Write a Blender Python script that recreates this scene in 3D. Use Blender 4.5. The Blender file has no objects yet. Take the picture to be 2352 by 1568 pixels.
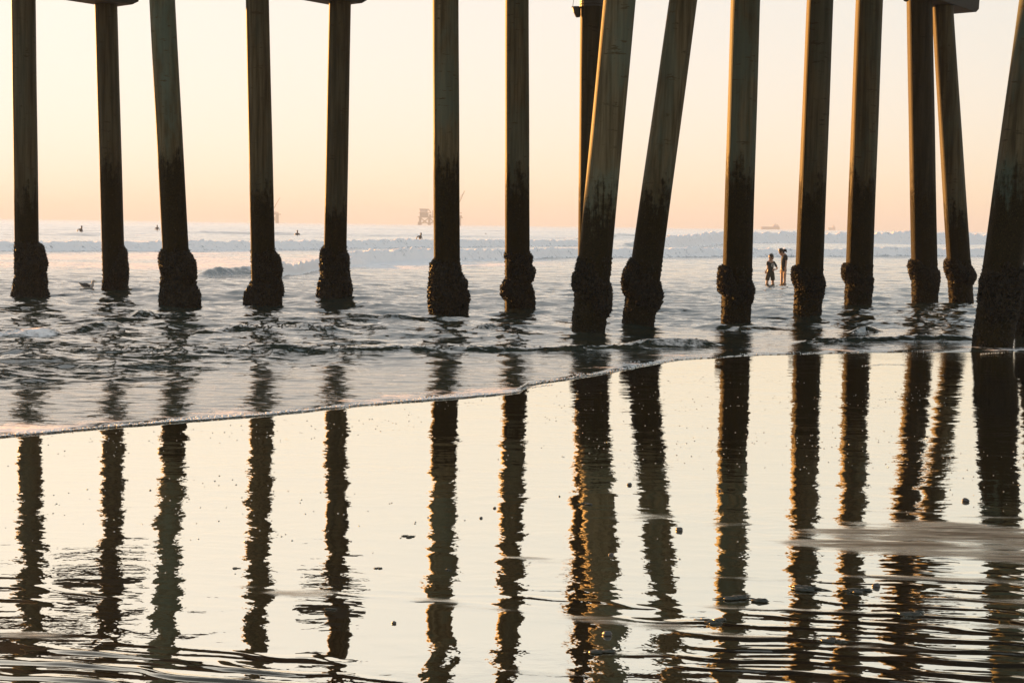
import bpy, math, random
import numpy as np
from mathutils import Vector, Matrix
R = math.radians
random.seed(7)
rng = np.random.default_rng(11)
scene = bpy.context.scene
col = scene.collection

# ------------------------------------------------------------------ camera
F = 3267.0            # focal length for a picture 2352 units wide (50 mm on 36 mm)
CAM_H = 1.83
cam_d = bpy.data.cameras.new('camera')
cam = bpy.data.objects.new('camera', cam_d)
col.objects.link(cam)
cam_d.lens = 50.0; cam_d.sensor_width = 36.0
cam_d.clip_start = 0.05; cam_d.clip_end = 40000
PITCH = math.atan(266.5 / F); ROLL = math.atan(31 / 2352)
CM = (Matrix.Translation((0, 0, CAM_H)) @ Matrix.Rotation(math.pi / 2 - PITCH, 4, 'X') @ Matrix.Rotation(ROLL, 4, 'Z'))
cam.matrix_world = CM
scene.camera = cam
CR = CM.to_3x3()

def ray(px, py):
    return (CR @ Vector(((px - 1176) / F, -(py - 784) / F, -1.0)))
def ground(px, py, z=0.0):
    d = ray(px, py); k = (z - CAM_H) / d.z
    return Vector((d.x * k, d.y * k, z))
def at_y(px, py, Y):
    d = ray(px, py); k = Y / d.y
    return Vector((d.x * k, Y, CAM_H + d.z * k))

TD = np.array([0.6225, 0.7826]); SD = np.array([-0.7826, 0.6225])   # along the shore, out to sea
def st(s, t, z=0.0):
    return (SD[0] * s + TD[0] * t, SD[1] * s + TD[1] * t, z)

# ------------------------------------------------------------------ helpers
def tag(o, label=None, cat=None, group=None, kind=None):
    if label: o['label'] = label
    if cat: o['category'] = cat
    if group: o['group'] = group
    if kind: o['kind'] = kind
    return o
def empty(name, loc, label, cat, group=None):
    o = bpy.data.objects.new(name, None); col.objects.link(o)
    o.location = loc; o.empty_display_size = 0.2
    return tag(o, label, cat, group)
class MB:
    def __init__(s): s.v = []; s.f = []
    def add(s, vs, fs):
        n = len(s.v); s.v += [tuple(p) for p in vs]; s.f += [tuple(i + n for i in f) for f in fs]
    def box(s, a, b, M=None):
        (x0, y0, z0), (x1, y1, z1) = a, b
        vs = [(x0,y0,z0),(x1,y0,z0),(x1,y1,z0),(x0,y1,z0),(x0,y0,z1),(x1,y0,z1),(x1,y1,z1),(x0,y1,z1)]
        if M is not None: vs = [M @ Vector(p) for p in vs]
        s.add(vs, [(3,2,1,0),(4,5,6,7),(0,1,5,4),(1,2,6,5),(2,3,7,6),(3,0,4,7)])
    def tube(s, pts, rads, n=8, cap=True):
        pts = [Vector(p) for p in pts]
        if not isinstance(rads, (list, tuple)): rads = [rads] * len(pts)
        vs = []; fs = []
        up = None
        for i, p in enumerate(pts):
            a = pts[max(i - 1, 0)]; b = pts[min(i + 1, len(pts) - 1)]
            t = (b - a).normalized()
            if up is None:
                up = Vector((0, 0, 1)) if abs(t.z) < .9 else Vector((0, 1, 0))
            x = t.cross(up).normalized(); y = x.cross(t).normalized(); up = y
            for k in range(n):
                an = 2 * math.pi * k / n
                vs.append(p + (x * math.cos(an) + y * math.sin(an)) * rads[i])
        for i in range(len(pts) - 1):
            for k in range(n):
                k2 = (k + 1) % n
                fs.append((i*n+k, i*n+k2, (i+1)*n+k2, (i+1)*n+k))
        if cap:
            fs.append(tuple(range(n))[::-1]); fs.append(tuple((len(pts)-1)*n + k for k in range(n)))
        s.add(vs, fs)
    def ell(s, c, r, M=None, nu=10, nv=7, fn=None):
        vs = []; fs = []
        c = Vector(c)
        for j in range(nv + 1):
            th = math.pi * j / nv
            for i in range(nu):
                ph = 2 * math.pi * i / nu
                d = Vector((math.sin(th)*math.cos(ph), math.sin(th)*math.sin(ph), math.cos(th)))
                k = fn(d) if fn else 1.0
                p = Vector((d.x*r[0]*k, d.y*r[1]*k, d.z*r[2]*k))
                if M is not None: p = M @ p
                vs.append(c + p)
        for j in range(nv):
            for i in range(nu):
                i2 = (i + 1) % nu
                fs.append((j*nu+i, (j+1)*nu+i, (j+1)*nu+i2, j*nu+i2))
        s.add(vs, fs)
    def build(s, name, m, parent=None, smooth=False):
        me = bpy.data.meshes.new(name); me.from_pydata(s.v, [], s.f); me.update()
        me.materials.append(m)
        if smooth: me.shade_smooth()
        o = bpy.data.objects.new(name, me); col.objects.link(o)
        if parent: o.parent = parent
        return o

_T = rng.random((8, 256*256)).astype(np.float32)
def vn(x, y, k=0):
    T = _T[k % 8]
    x = np.asarray(x, dtype=np.float32); y = np.asarray(y, dtype=np.float32)
    xf = np.floor(x); yf = np.floor(y)
    fx = x - xf; fy = y - yf
    ix = xf.astype(np.int32) & 255; iy = yf.astype(np.int32) & 255
    ix1 = (ix + 1) & 255; iy1 = (iy + 1) & 255
    ix <<= 8; ix1 <<= 8
    fx = fx*fx*(3-2*fx); fy = fy*fy*(3-2*fy)
    a = T.take(ix | iy); a += (T.take(ix1 | iy) - a)*fx
    b = T.take(ix | iy1); b += (T.take(ix1 | iy1) - b)*fx
    a += (b - a)*fy
    return a
def fbm(x, y, oct=4, k=0, g=.5):
    s = 0; a = 1; n = 0
    for i in range(oct):
        s = s + a*vn(x*2**i + 17.3*i, y*2**i + 5.1*i, k+i); n += a; a *= g
    return s/n*2 - 1
def sst(a, b, x):
    t = np.clip((x - a)/(b - a), 0, 1); return t*t*(3-2*t)

def grid_mesh(name, P, mat, attrs={}, smooth=True):
    nr, nc, _ = P.shape
    me = bpy.data.meshes.new(name)
    idx = np.arange(nr*nc).reshape(nr, nc)
    q = np.stack([idx[:-1,:-1], idx[:-1,1:], idx[1:,1:], idx[1:,:-1]], -1).reshape(-1, 4)
    me.vertices.add(nr*nc); me.vertices.foreach_set('co', P.reshape(-1).astype(np.float32))
    me.loops.add(q.size); me.loops.foreach_set('vertex_index', q.reshape(-1).astype(np.int32))
    me.polygons.add(len(q)); me.polygons.foreach_set('loop_start', (np.arange(len(q))*4).astype(np.int32))
    me.update(calc_edges=True)
    if smooth: me.shade_smooth()
    for k, a in attrs.items():
        at = me.attributes.new(k, 'FLOAT', 'POINT'); at.data.foreach_set('value', a.reshape(-1).astype(np.float32))
    me.materials.append(mat)
    o = bpy.data.objects.new(name, me); col.objects.link(o)
    return o

# ------------------------------------------------------------------ node helpers
class NT:
    def __init__(s, name):
        s.m = bpy.data.materials.new(name); s.m.use_nodes = True
        s.t = s.m.node_tree; s.t.nodes.clear()
        s.out = s.t.nodes.new('ShaderNodeOutputMaterial')
    def n(s, typ, **kw):
        nd = s.t.nodes.new('ShaderNode' + typ)
        for k, v in kw.items():
            if k.startswith('i_'):
                key = k[2:]
                key = int(key) if key.isdigit() else key.replace('_', ' ')
                s.set(nd.inputs[key], v)
            else: setattr(nd, k, v)
        return nd
    def set(s, sock, v):
        if hasattr(v, 'is_output'): s.t.links.new(v, sock)
        elif isinstance(v, bpy.types.Node): s.t.links.new(v.outputs[0], sock)
        else: sock.default_value = v
    def math(s, op, a, b=0.0, c=None, clamp=False):
        nd = s.n('Math', operation=op); nd.use_clamp = clamp
        s.set(nd.inputs[0], a); s.set(nd.inputs[1], b)
        if c is not None: s.set(nd.inputs[2], c)
        return nd.outputs[0]
    def noise(s, vec, scale, detail=3, rough=.55, dist=0.0):
        nd = s.n('TexNoise'); s.set(nd.inputs['Vector'], vec)
        nd.inputs['Scale'].default_value = scale; nd.inputs['Detail'].default_value = detail
        nd.inputs['Roughness'].default_value = rough; nd.inputs['Distortion'].default_value = dist
        return nd.outputs[0]
    def mapping(s, vec, scale=(1,1,1), rot=(0,0,0), loc=(0,0,0)):
        nd = s.n('Mapping'); s.set(nd.inputs['Vector'], vec)
        nd.inputs['Scale'].default_value = scale; nd.inputs['Rotation'].default_value = rot; nd.inputs['Location'].default_value = loc
        return nd.outputs[0]
    def mr(s, v, a, b, c=0.0, d=1.0, smooth=True):
        nd = s.n('MapRange'); nd.interpolation_type = 'SMOOTHSTEP' if smooth else 'LINEAR'
        s.set(nd.inputs[0], v)
        for i, x in enumerate((a, b, c, d)): s.set(nd.inputs[i+1], x)
        return nd.outputs[0]
    def mix(s, f, a, b):
        nd = s.n('Mix', data_type='RGBA')
        s.set(nd.inputs['Factor'], f); s.set(nd.inputs[6], a); s.set(nd.inputs[7], b)
        return nd.outputs[2]
    def bump(s, h, strength, dist, normal=None):
        nd = s.n('Bump'); nd.inputs['Strength'].default_value = strength; nd.inputs['Distance'].default_value = dist
        s.set(nd.inputs['Height'], h)
        if normal is not None: s.set(nd.inputs['Normal'], normal)
        return nd.outputs[0]
    def pr(s, color, rough=.8, **kw):
        nd = s.n('BsdfPrincipled'); s.set(nd.inputs['Base Color'], color); s.set(nd.inputs['Roughness'], rough)
        for k, v in kw.items(): s.set(nd.inputs[k.replace('_', ' ')], v)
        return nd.outputs[0]
    def mixsh(s, f, a, b):
        nd = s.n('MixShader'); s.set(nd.inputs[0], f); s.set(nd.inputs[1], a); s.set(nd.inputs[2], b); return nd.outputs[0]
    def surf(s, sh): s.t.links.new(sh, s.out.inputs['Surface']); return s.m
def c4(r, g, b): return (r, g, b, 1.0)

def simple(name, c, rough=.7, var=.25, scale=12, **kw):
    t = NT(name); co = t.n('TexCoord').outputs['Object']
    nz = t.noise(co, scale, 4)
    a = c4(*[x*(1-var) for x in c]); b = c4(*[min(1, x*(1+var)) for x in c])
    return t.surf(t.pr(t.mix(nz, a, b), rough, Normal=t.bump(nz, .3, .01), **kw))

# ------------------------------------------------------------------ light and sky
SUN_AZ = -39.8      # degrees, negative = left of the view direction
SUN_EL = 7.0
sd = Vector((math.sin(R(SUN_AZ))*math.cos(R(SUN_EL)), math.cos(R(SUN_AZ))*math.cos(R(SUN_EL)), math.sin(R(SUN_EL))))
w = bpy.data.worlds.new('World'); scene.world = w; w.use_nodes = True
wt = w.node_tree; wt.nodes.clear()
wo = wt.nodes.new('ShaderNodeOutputWorld'); bg = wt.nodes.new('ShaderNodeBackground')
sky = wt.nodes.new('ShaderNodeTexSky'); sky.sky_type = 'NISHITA'; sky.sun_disc = False
sky.sun_elevation = R(SUN_EL); sky.sun_rotation = R(SUN_AZ)
sky.air_density = 1.0; sky.dust_density = 1.0; sky.ozone_density = 1.0
EXPO = 2.0
# soft shoulder on the very bright aureole (film response), then a warm white balance, for the whole sky
def vmath(op, a, b):
    nd = wt.nodes.new('ShaderNodeVectorMath'); nd.operation = op
    for i, x in enumerate((a, b)):
        if isinstance(x, tuple): nd.inputs[i].default_value = x
        else: wt.links.new(x, nd.inputs[i])
    return nd.outputs[0]
c_ = sky.outputs[0]
den = vmath('ADD', vmath('MULTIPLY', c_, (1.1, 1.1, 1.1)), (1, 1, 1))
cc_ = vmath('MULTIPLY', vmath('DIVIDE', c_, den), tuple(x/(0.1*2**EXPO) for x in (1.32, 1.24, 1.17)))
wt.links.new(cc_, bg.inputs[0]); wt.links.new(bg.outputs[0], wo.inputs[0])
bg.inputs[1].default_value = 0.1
sl = bpy.data.lights.new('sun', 'SUN'); sl.energy = 4.4; sl.angle = R(.6); sl.color = (1.0, .44, .10)
so = bpy.data.objects.new('sun', sl); col.objects.link(so)
so.rotation_euler = (-sd).to_track_quat('-Z', 'Y').to_euler(); so.location = (0, 0, 50)
vs = scene.view_settings
vs.view_transform = 'Standard'; vs.look = 'None'; vs.exposure = EXPO; vs.gamma = 1.0
scene.cycles.use_denoising = True
scene.cycles.max_bounces = 8; scene.cycles.volume_bounces = 1
scene.cycles.sample_clamp_indirect = 6.0

# air
hz = MB(); hz.box((-9000, -60, -4.0), (9000, 12600, 110))
t = NT('haze_air')
vp = t.n('VolumePrincipled')
vp.inputs['Color'].default_value = c4(.50, .615, .82); vp.inputs['Density'].default_value = 0.00031
vp.inputs['Anisotropy'].default_value = 0.1
t.t.links.new(vp.outputs[0], t.out.inputs['Volume'])
haze = hz.build('haze', t.m); tag(haze, 'thin warm evening sea haze filling the air over the surf', 'haze', kind='stuff')

# ------------------------------------------------------------------ shoreline
EDGE_PX = [(-900,1085),(-400,1040),(0,1003),(300,978),(640,950),(860,928),(1000,916),(1120,908),(1190,900),(1215,884),(1300,871),(1400,855),(1480,840),(1560,826),(1700,816),(2000,809),(2352,806),(2800,800)]
_e = [ground(*p) for p in EDGE_PX]
EX = np.array([p.x for p in _e]); EY = np.array([p.y for p in _e])
EX[0] = min(EX[0], EX[1]-1)
def yedge(X):
    base = np.interp(X, EX, EY)
    return base + .10*fbm(X*1.3, X*0+3.3, 3, 2) + .035*fbm(X*6, X*0+8.3, 2, 4)
def depth_at(px, py): return ground(px, py).y

# ------------------------------------------------------------------ wet sand
def ell_mask(X, Y, px, py, hw, hh, tilt, wob):
    c = ground(px, py); k = c.y
    ax = hw*k/F; ay = hh*k*k/(CAM_H*F)
    dx = X - c.x; dy = Y - c.y + tilt*dx
    q = np.sqrt((dx/ax)**2 + (dy/ay)**2) + wob
    return 1 - sst(.1, 1.25, q)
BARS = [(2260,1232,430,40,.12,1),(1980,1220,200,20,-.1,.9),(2120,1258,380,24,.1,.9),(2440,1285,280,26,.1,.95),(1480,1186,115,15,.0,.8),(1650,1204,150,10,.0,.7),
        (1225,1284,105,9,.25,.9),(1000,1378,120,8,.2,.6),(1100,1395,180,8,.2,.6),(1380,1422,170,15,.2,.9),(1540,1436,120,15,0,.95),
        (1700,1460,200,13,.15,.9),(90,1460,150,11,.12,.9),(690,1362,105,14,.1,.9),(560,1350,80,8,0,.5),(2150,1330,330,9,.1,.8),(1750,1330,300,7,.1,.5),
        (1250,1545,150,10,.1,.9),(1450,1500,130,9,0,.7),(2250,1380,250,12,.1,.9),(2100,1490,300,8,.1,.6),(1680,1395,160,7,.1,.7),(0,1520,90,8,0,.4),
        (2050,1175,160,5,0,.5),(2250,1188,200,6,.0,.6),(1900,1405,220,7,.1,.6),(2330,1440,200,9,.1,.7),(1800,1540,280,7,.1,.6)]
rows, cols_ = 1300, 1150
Yr = np.geomspace(2.6, 27, rows)
Tn = np.tan(np.linspace(R(-43), R(43), cols_))
Y = np.repeat(Yr[:, None], cols_, 1); X = Y*Tn[None, :]
wob = .45*fbm(X*1.8, Y*3.4, 5, 1, .6) + .22*fbm(X*2.2, Y*17, 4, 3)
dry = np.zeros_like(X)
for (px, py, hw, hh, tl, am) in BARS:
    if hh < 20: am *= .62
    dry = np.maximum(dry, am*ell_mask(X, Y, px, py, hw, hh, tl, wob))
d = Y - yedge(X)
dry *= np.clip(.78 + .75*fbm(X*2.6, Y*24, 4, 5, .65), 0, 1)
dry *= 1 - sst(-1.2, -.2, d)
# ripple field in the nearest few metres, stronger to the right
near = sst(9.3, 6.4, Y)
rt = np.clip(.42 + .9*sst(-.25, .35, X/Y) + .7*sst(6.5, 5.7, Y), 0, 1)
warp = 1.5*fbm(X*.9, Y*1.4, 3, 5) + .55*fbm(X*3.1, Y*4, 3, 6)
ph = (Y*1.0 + X*.22)*2*math.pi/.19 + warp*3.2
rip = (np.maximum(0, np.sin(ph))**1.5)*np.clip(.7 + 1.1*fbm(X*2.1, Y*5, 3, 7), 0, 1.3)
ph2 = (Y*1.0 + X*.12)*2*math.pi/.085 + warp*4.5 + 1.3
rip2 = .5 + .5*np.sin(ph2)
patch = sst(-.15, .5, fbm(X*.8+4, Y*1.6, 3, 0) + .4*sst(.05, .3, X/Y))
z = .0034*dry + near*rt*patch*((.0042 + .0030*sst(7.2, 5.8, Y))*rip + .0010*rip2)
z += .0016*fbm(X*.7, Y*.9, 3, 2)*sst(14, 8, Y) + .00045*fbm(X*3.2, Y*4.2, 3, 4)*sst(15, 9.5, Y)
z += -.05*np.clip(d + .15, 0, 9) 
sandP = np.stack([X, Y, z], -1)
dry = np.clip(dry + .16*near*rt*patch*sst(.55, 1.0, rip), 0, 1)
film = sst(-3.6, -.4, d)*sst(4, 8, X + Y*.1)   # thin sliding film of water near the right hand edge
t = NT('wet_sand')
geo = t.n('NewGeometry'); pos = geo.outputs['Position']
a_dry = t.n('Attribute', attribute_name='dry').outputs['Fac']
a_film = t.n('Attribute', attribute_name='film').outputs['Fac']
grain = t.noise(pos, 420, 2); med = t.noise(pos, 23, 4)
mask = t.mr(t.math('ADD', a_dry, t.math('MULTIPLY', t.math('SUBTRACT', grain, .5), .55)), .25, .95)
n1 = t.noise(t.mapping(pos, (3.2, 4.6, 5)), 1.0, 2.5, .45, .35)
n2 = t.noise(t.mapping(pos, (14, 20, 30)), 1.0, 2)
pat = t.mr(t.noise(t.mapping(pos, (.7, 1.3, 1)), 1, 3), .35, .65, .25, 1.5)
hb = t.math('MULTIPLY', t.math('ADD', n1, t.math('MULTIPLY', n2, .20)), pat)
hb = t.math('ADD', hb, t.math('MULTIPLY', t.math('MULTIPLY', t.noise(t.mapping(pos, (16, 26, 16)), 1, 2), a_film), .6))
nb = t.bump(hb, 1.0, .0030)
sandcol = t.mix(med, c4(.022, .022, .013), c4(.066, .064, .042))
nsand = t.bump(t.math('ADD', t.math('MULTIPLY', grain, .5), t.math('ADD', med, t.noise(t.mapping(pos, (9, 30, 9)), 1, 4, .6))), .9, .010)
matte = t.pr(sandcol, .5, Normal=nsand, Specular_IOR_Level=.4)
wetb = t.n('BsdfDiffuse'); wetb.inputs[0].default_value = c4(.022, .018, .013)
gl = t.n('BsdfGlossy'); gl.inputs['Color'].default_value = c4(1.0, .97, .86)
t.set(gl.inputs['Roughness'], t.mr(t.math('ADD', a_dry, t.math('MULTIPLY', t.math('SUBTRACT', grain, .5), .3)), .05, .6, .012, .30)); t.set(gl.inputs['Normal'], nb)
lw = t.n('LayerWeight'); lw.inputs[0].default_value = .5; t.set(lw.inputs['Normal'], nb)
fac = t.mr(lw.outputs['Facing'], .48, .72, .06, .92)
wet = t.mixsh(fac, wetb.outputs[0], gl.outputs[0])
sand_mat = t.surf(t.mixsh(mask, wet, matte))
sand = grid_mesh('wet_sand', sandP, sand_mat, {'dry': dry, 'film': film}); tag(sand, kind='structure')
bm_ = MB(); bm_.add([(-400,-300,-.9),(400,-300,-.9),(400,700,-.9),(-400,700,-.9)], [(0,1,2,3)])
seabed = bm_.build('seabed', simple('seabed_sand', (.16,.12,.085), .6)); tag(seabed, kind='structure')
bm_ = MB(); bm_.add([(-60,-50,-.02),(60,-50,-.02),(60,2.62,-.02),(-60,2.62,-.02)], [(0,1,2,3)])
beach = bm_.build('beach', simple('beach_sand', (.16,.12,.085), .5)); tag(beach, kind='structure')

# ------------------------------------------------------------------ sea
r1 = np.geomspace(10.5, 420, 1500); r2 = np.geomspace(424, 12200, 170)
Yr = np.concatenate([r1, r2]); nc = 1150
Tn = np.tan(np.linspace(R(-35), R(35), nc))
Y = np.repeat(Yr[:, None], nc, 1); X = Y*Tn[None, :]
d = Y - yedge(X)
foam = np.zeros_like(X); h = np.zeros_like(X)
# general chop
amp_mid = sst(1.5, 7.5, d)*(1 - .55*sst(36, 52, Y))
wx = X + .5*fbm(X*.35, Y*.35, 2, 1); wy = Y + .7*fbm(X*.3, Y*.4, 3, 2)
chop = np.zeros_like(X)
for i in range(14):
    L = .7*1.28**i*.8; an = random.gauss(0, .42) + .25
    kx, ky = math.sin(an)*2*math.pi/L, math.cos(an)*2*math.pi/L
    p = random.random()*6.28
    sel = 1 - sst(L*90, L*160, Y)
    mod = .4 + 1.2*vn(X/(L*2.5)+i*7.7, Y/(L*2.0)+i*3.1, i)
    s_ = np.sin(kx*wx + ky*wy + p)
    chop += sel*mod*(.0072*L**.50)*(s_ + .35*np.sin(2*(kx*wx+ky*wy+p)+.6))
rid = 1 - np.abs(fbm(X*.75, Y*1.5, 4, 3))*2
rid2 = 1 - np.abs(fbm(X*2.1+9, Y*3.6, 3, 6))*2
h += amp_mid*(chop*1.0 + .045*(rid-.5) + .018*(rid2-.5)*(1-sst(45, 70, Y)))
# thin swash sheet
sheet = sst(0.0, .25, d)
h += .010*sheet + .012*sst(0, 4, d) + .0060*sheet*(1-amp_mid)*(1 - 2*np.abs(fbm(X*1.6+3, Y*5.2, 3, 6)) + .6*fbm(X*5, Y*14, 2, 1))
# offshore swell
off = sst(60, 190, Y)
for L, A, an, p in ((23, .10, .05, 0), (37, .16, -.12, 2), (61, .2, .1, 4)):
    h += off*A*np.sin((Y*math.cos(an) + X*math.sin(an))*2*math.pi/L + p + 2.5*fbm(X/90, Y/60, 2, 2))*(1-sst(900, 3000, Y))
h += off*.12*fbm(X/5.0, Y/3.0, 4, 5)*(1 - sst(500, 1500, Y))

def ridge(pts, H, wf, wb, fm, fade=.12, jit=.25, crest_f=0, seed=0):
    """one wave crest: pts are picture positions of its foot, on the water plane"""
    global h, foam
    X, Y = XS, YS
    g = [ground(*p) for p in pts]
    a = np.array([X_/Y_ for X_, Y_, _ in g]); b = np.array([Y_ for _, Y_, _ in g])
    j0 = max(0, int(np.searchsorted(Yr, b.min() - 3*wf - wb))); j1 = min(len(Yr), int(np.searchsorted(Yr, b.max() + 3*wb)) + 1)
    sl_ = slice(j0, j1); X = X[sl_]; Y = Y[sl_]
    ang = X/Y
    Yc = np.interp(ang, a, b)
    Yc = Yc + wb*.5*fbm(X/(wb*5)+seed*3.1, X*0+seed, 3, seed)
    span = a[-1]-a[0]
    e = sst(a[0], a[0]+span*fade, ang)*(1-sst(a[-1]-span*fade, a[-1], ang))
    hm = 1 - jit + jit*2*vn(X/(wb*3)+seed*5.5, Y*0+seed*1.7, seed+1)
    u = Y - Yc
    prof = np.where(u < 0, sst(-wf, 0, u), 1 - sst(0, wb, u))
    lump = 1 + (.42*fbm(X/(wf*.32+.05), Y/(wf*.25+.05), 5, seed+2, .62) if fm > .05 else 0)
    h[sl_] += H*e*hm*prof*lump
    fb = np.where(u < 0, sst(-wf*1.5, -wf*.7, u), 1 - sst(0, wb*.5, u))
    fo = fm*e*fb*sst(.25, .6, hm)
    foam[sl_] = np.maximum(foam[sl_], fo)
XS, YS = X, Y
# surf lines
ridge([(-700,574),(-200,575),(0,576),(400,575),(750,572),(1100,570),(1450,566)], .60, 1.0, 3.5, .74, .05, .28, seed=1)
ridge([(1380,570),(1560,566),(1740,562),(1900,561),(2100,562),(2352,563),(2800,565)], 1.35, 2.5, 8, .76, .12, .38, seed=2)
ridge([(690,612),(850,604),(1100,598),(1400,591),(1650,590),(1900,590),(2352,591),(2700,592)], .50, .8, 2.6, .72, .06, .2, seed=3)
ridge([(560,640),(620,637),(680,630),(760,618),(860,606)], .40, .7, 1.6, .9, .15, .2, seed=4)
ridge([(430,640),(500,636),(560,634),(640,634)], .26, .9, 2.0, .45, .3, .1, seed=5)
ridge([(380,541),(520,541),(640,543),(760,545)], .45, 3, 9, .0, .3, .1, seed=6)
ridge([(-200,541),(60,541),(220,541),(330,540)], .35, 4, 9, .0, .3, .1, seed=7)
ridge([(1250,549),(1500,548),(1700,547)], .5, 3, 9, .3, .3, .1, seed=0)
# small waves among the piles
ridge([(-260,778),(-60,776),(60,774),(140,770),(200,764)], .09, .35, .9, .62, .2, .25, seed=2)
ridge([(170,766),(240,760),(300,752)], .06, .3, .7, .4, .3, .2, seed=3)
ridge([(290,740),(330,737),(370,738)], .09, .25, .6, .5, .35, .1, seed=4)
ridge([(440,772),(560,768),(700,770),(850,770)], .10, .35, .9, .2, .25, .2, seed=5)
ridge([(-300,812),(0,808),(300,812),(600,812),(900,812),(1100,812),(1300,808),(1500,800),(1700,792)], .06, .26, .9, .12, .08, .4, seed=6)
ridge([(1420,803),(1560,801),(1680,797)], .07, .25, .7, .5, .3, .2, seed=7)
ridge([(1800,790),(1950,786),(2100,782),(2300,785)], .09, .25, .6, .35, .2, .2, seed=0)
ridge([(1940,768),(1990,762),(2040,766)], .10, .3, .6, .25, .4, .1, seed=1)
ridge([(1080,766),(1120,762),(1160,765)], .09, .3, .5, .15, .4, .1, seed=2)
ridge([(1560,752),(1700,760),(1850,758)], .08, .3, .8, .0, .3, .2, seed=3)
ridge([(700,735),(900,742),(1100,738)], .07, .35, .9, .0, .3, .2, seed=4)
ridge([(0,722),(200,730),(420,726)], .06, .35, .9, .0, .3, .2, seed=5)
ridge([(1500,842),(1750,820),(2000,815),(2352,811),(2700,808)], .035, .12, .5, .2, .1, .2, seed=6)
# washed foam lying on the water between the surf lines
wash = sst(38, 62, Y)*(1-sst(105, 150, Y))*sst(.14, -.10, X/Y)*.42 + .48*sst(40, 60, Y)*(1-sst(120, 200, Y))
foam = np.maximum(foam, wash*(.55 + .6*fbm(X/6, Y/5, 3, 1)))
foam = np.maximum(foam, .62*sst(.0, .08, d)*(1-.42*sst(.15, 1.2, d))*(1-sst(2.5, 7.0, d))*(.75+.6*fbm(X*.9, Y*1.3, 4, 4)))
foam = np.maximum(foam, .55*off*sst(.25, .6, fbm(X/14+3, Y/11, 3, 6))*(1-sst(190, 330, Y)))
z = np.where(d < 0, -.012 + d*.05, h)
z = np.where((d >= 0) & (d < .25), np.maximum(z, .001), z)
seaP = np.stack([X, Y, np.maximum(z, -.6)], -1)
calm = 1 - amp_mid
t = NT('sea_water')
geo = t.n('NewGeometry'); pos = geo.outputs['Position']
sep = t.n('SeparateXYZ'); t.set(sep.inputs[0], pos); yy = sep.outputs[1]
a_f = t.n('Attribute', attribute_name='foam').outputs['Fac']
far = t.mr(yy, 30, 160); vfar = t.mr(yy, 150, 900)
b1 = t.noise(t.mapping(pos, (2.2, 6.0, 3)), 1.0, 3, .48, .4)
b2 = t.noise(t.mapping(pos, (.55, 1.0, .5)), 1.0, 5, .6, .3)
b3 = t.noise(t.mapping(pos, (.05, .11, .1)), 1.0, 4, .6)
nb = t.bump(t.math('MULTIPLY', b1, t.mr(t.n('Attribute', attribute_name='calm').outputs['Fac'], 0, 1, 1, .55)), 1.0, .020)
nb = t.bump(t.math('MULTIPLY', b2, far), 1.0, .16, nb)
nb = t.bump(t.math('MULTIPLY', b3, vfar), 1.0, 1.2, nb)
b4 = t.noise(t.mapping(pos, (7, 17, 5)), 1.0, 4, .6, .5)
nb = t.bump(t.math('MULTIPLY', b4, t.mr(yy, 18, 40, 1, .3)), 1.0, .0030, nb)
rough = t.mr(yy, 20, 250, .03, .22)
deep = t.n('BsdfDiffuse'); t.set(deep.inputs[0], t.mix(t.noise(pos, .6, 2), c4(.012, .026, .024), c4(.040, .048, .036))); t.set(deep.inputs['Normal'], nb)
gl = t.n('BsdfGlossy'); gl.inputs['Color'].default_value = c4(.97, .97, .97); t.set(gl.inputs['Roughness'], rough); t.set(gl.inputs['Normal'], nb)
fr = t.n('Fresnel'); fr.inputs[0].default_value = 2.2; t.set(fr.inputs['Normal'], nb)
wat = t.mixsh(t.math('ADD', fr.outputs[0], t.mr(yy, 30, 140, .02, .30), clamp=True), deep.outputs[0], gl.outputs[0])
fn = t.noise(t.mapping(pos, (2.0, 2.6, 2.4)), 1.0, 7, .68)
fn2 = t.noise(t.mapping(pos, (14, 18, 14)), 1.0, 3, .6)
fm = t.math('ADD', t.math('MULTIPLY', fn, .75), t.math('MULTIPLY', fn2, .25))
thr = t.math('SUBTRACT', .90, t.math('MULTIPLY', a_f, .72))
fmask = t.math('MULTIPLY', t.mr(fm, t.math('SUBTRACT', thr, .10), t.math('ADD', thr, .10)), t.mr(a_f, .02, .12))
fo = t.pr(c4(.92, .87, .85), .7, Normal=t.bump(fm, .9, .10))
sea_mat = t.surf(t.mixsh(fmask, wat, fo))
sea = grid_mesh('sea', seaP, sea_mat, {'foam': np.clip(foam, 0, 1), 'calm': calm}); tag(sea, kind='structure')

def sea_z(x, y):
    j = int(np.clip(np.searchsorted(Yr, y), 0, len(Yr)-1)); i = int(np.clip(round((math.atan(x/y)+R(35))/R(70)*(nc-1)), 0, nc-1))
    return float(seaP[j, i, 2])

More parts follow.
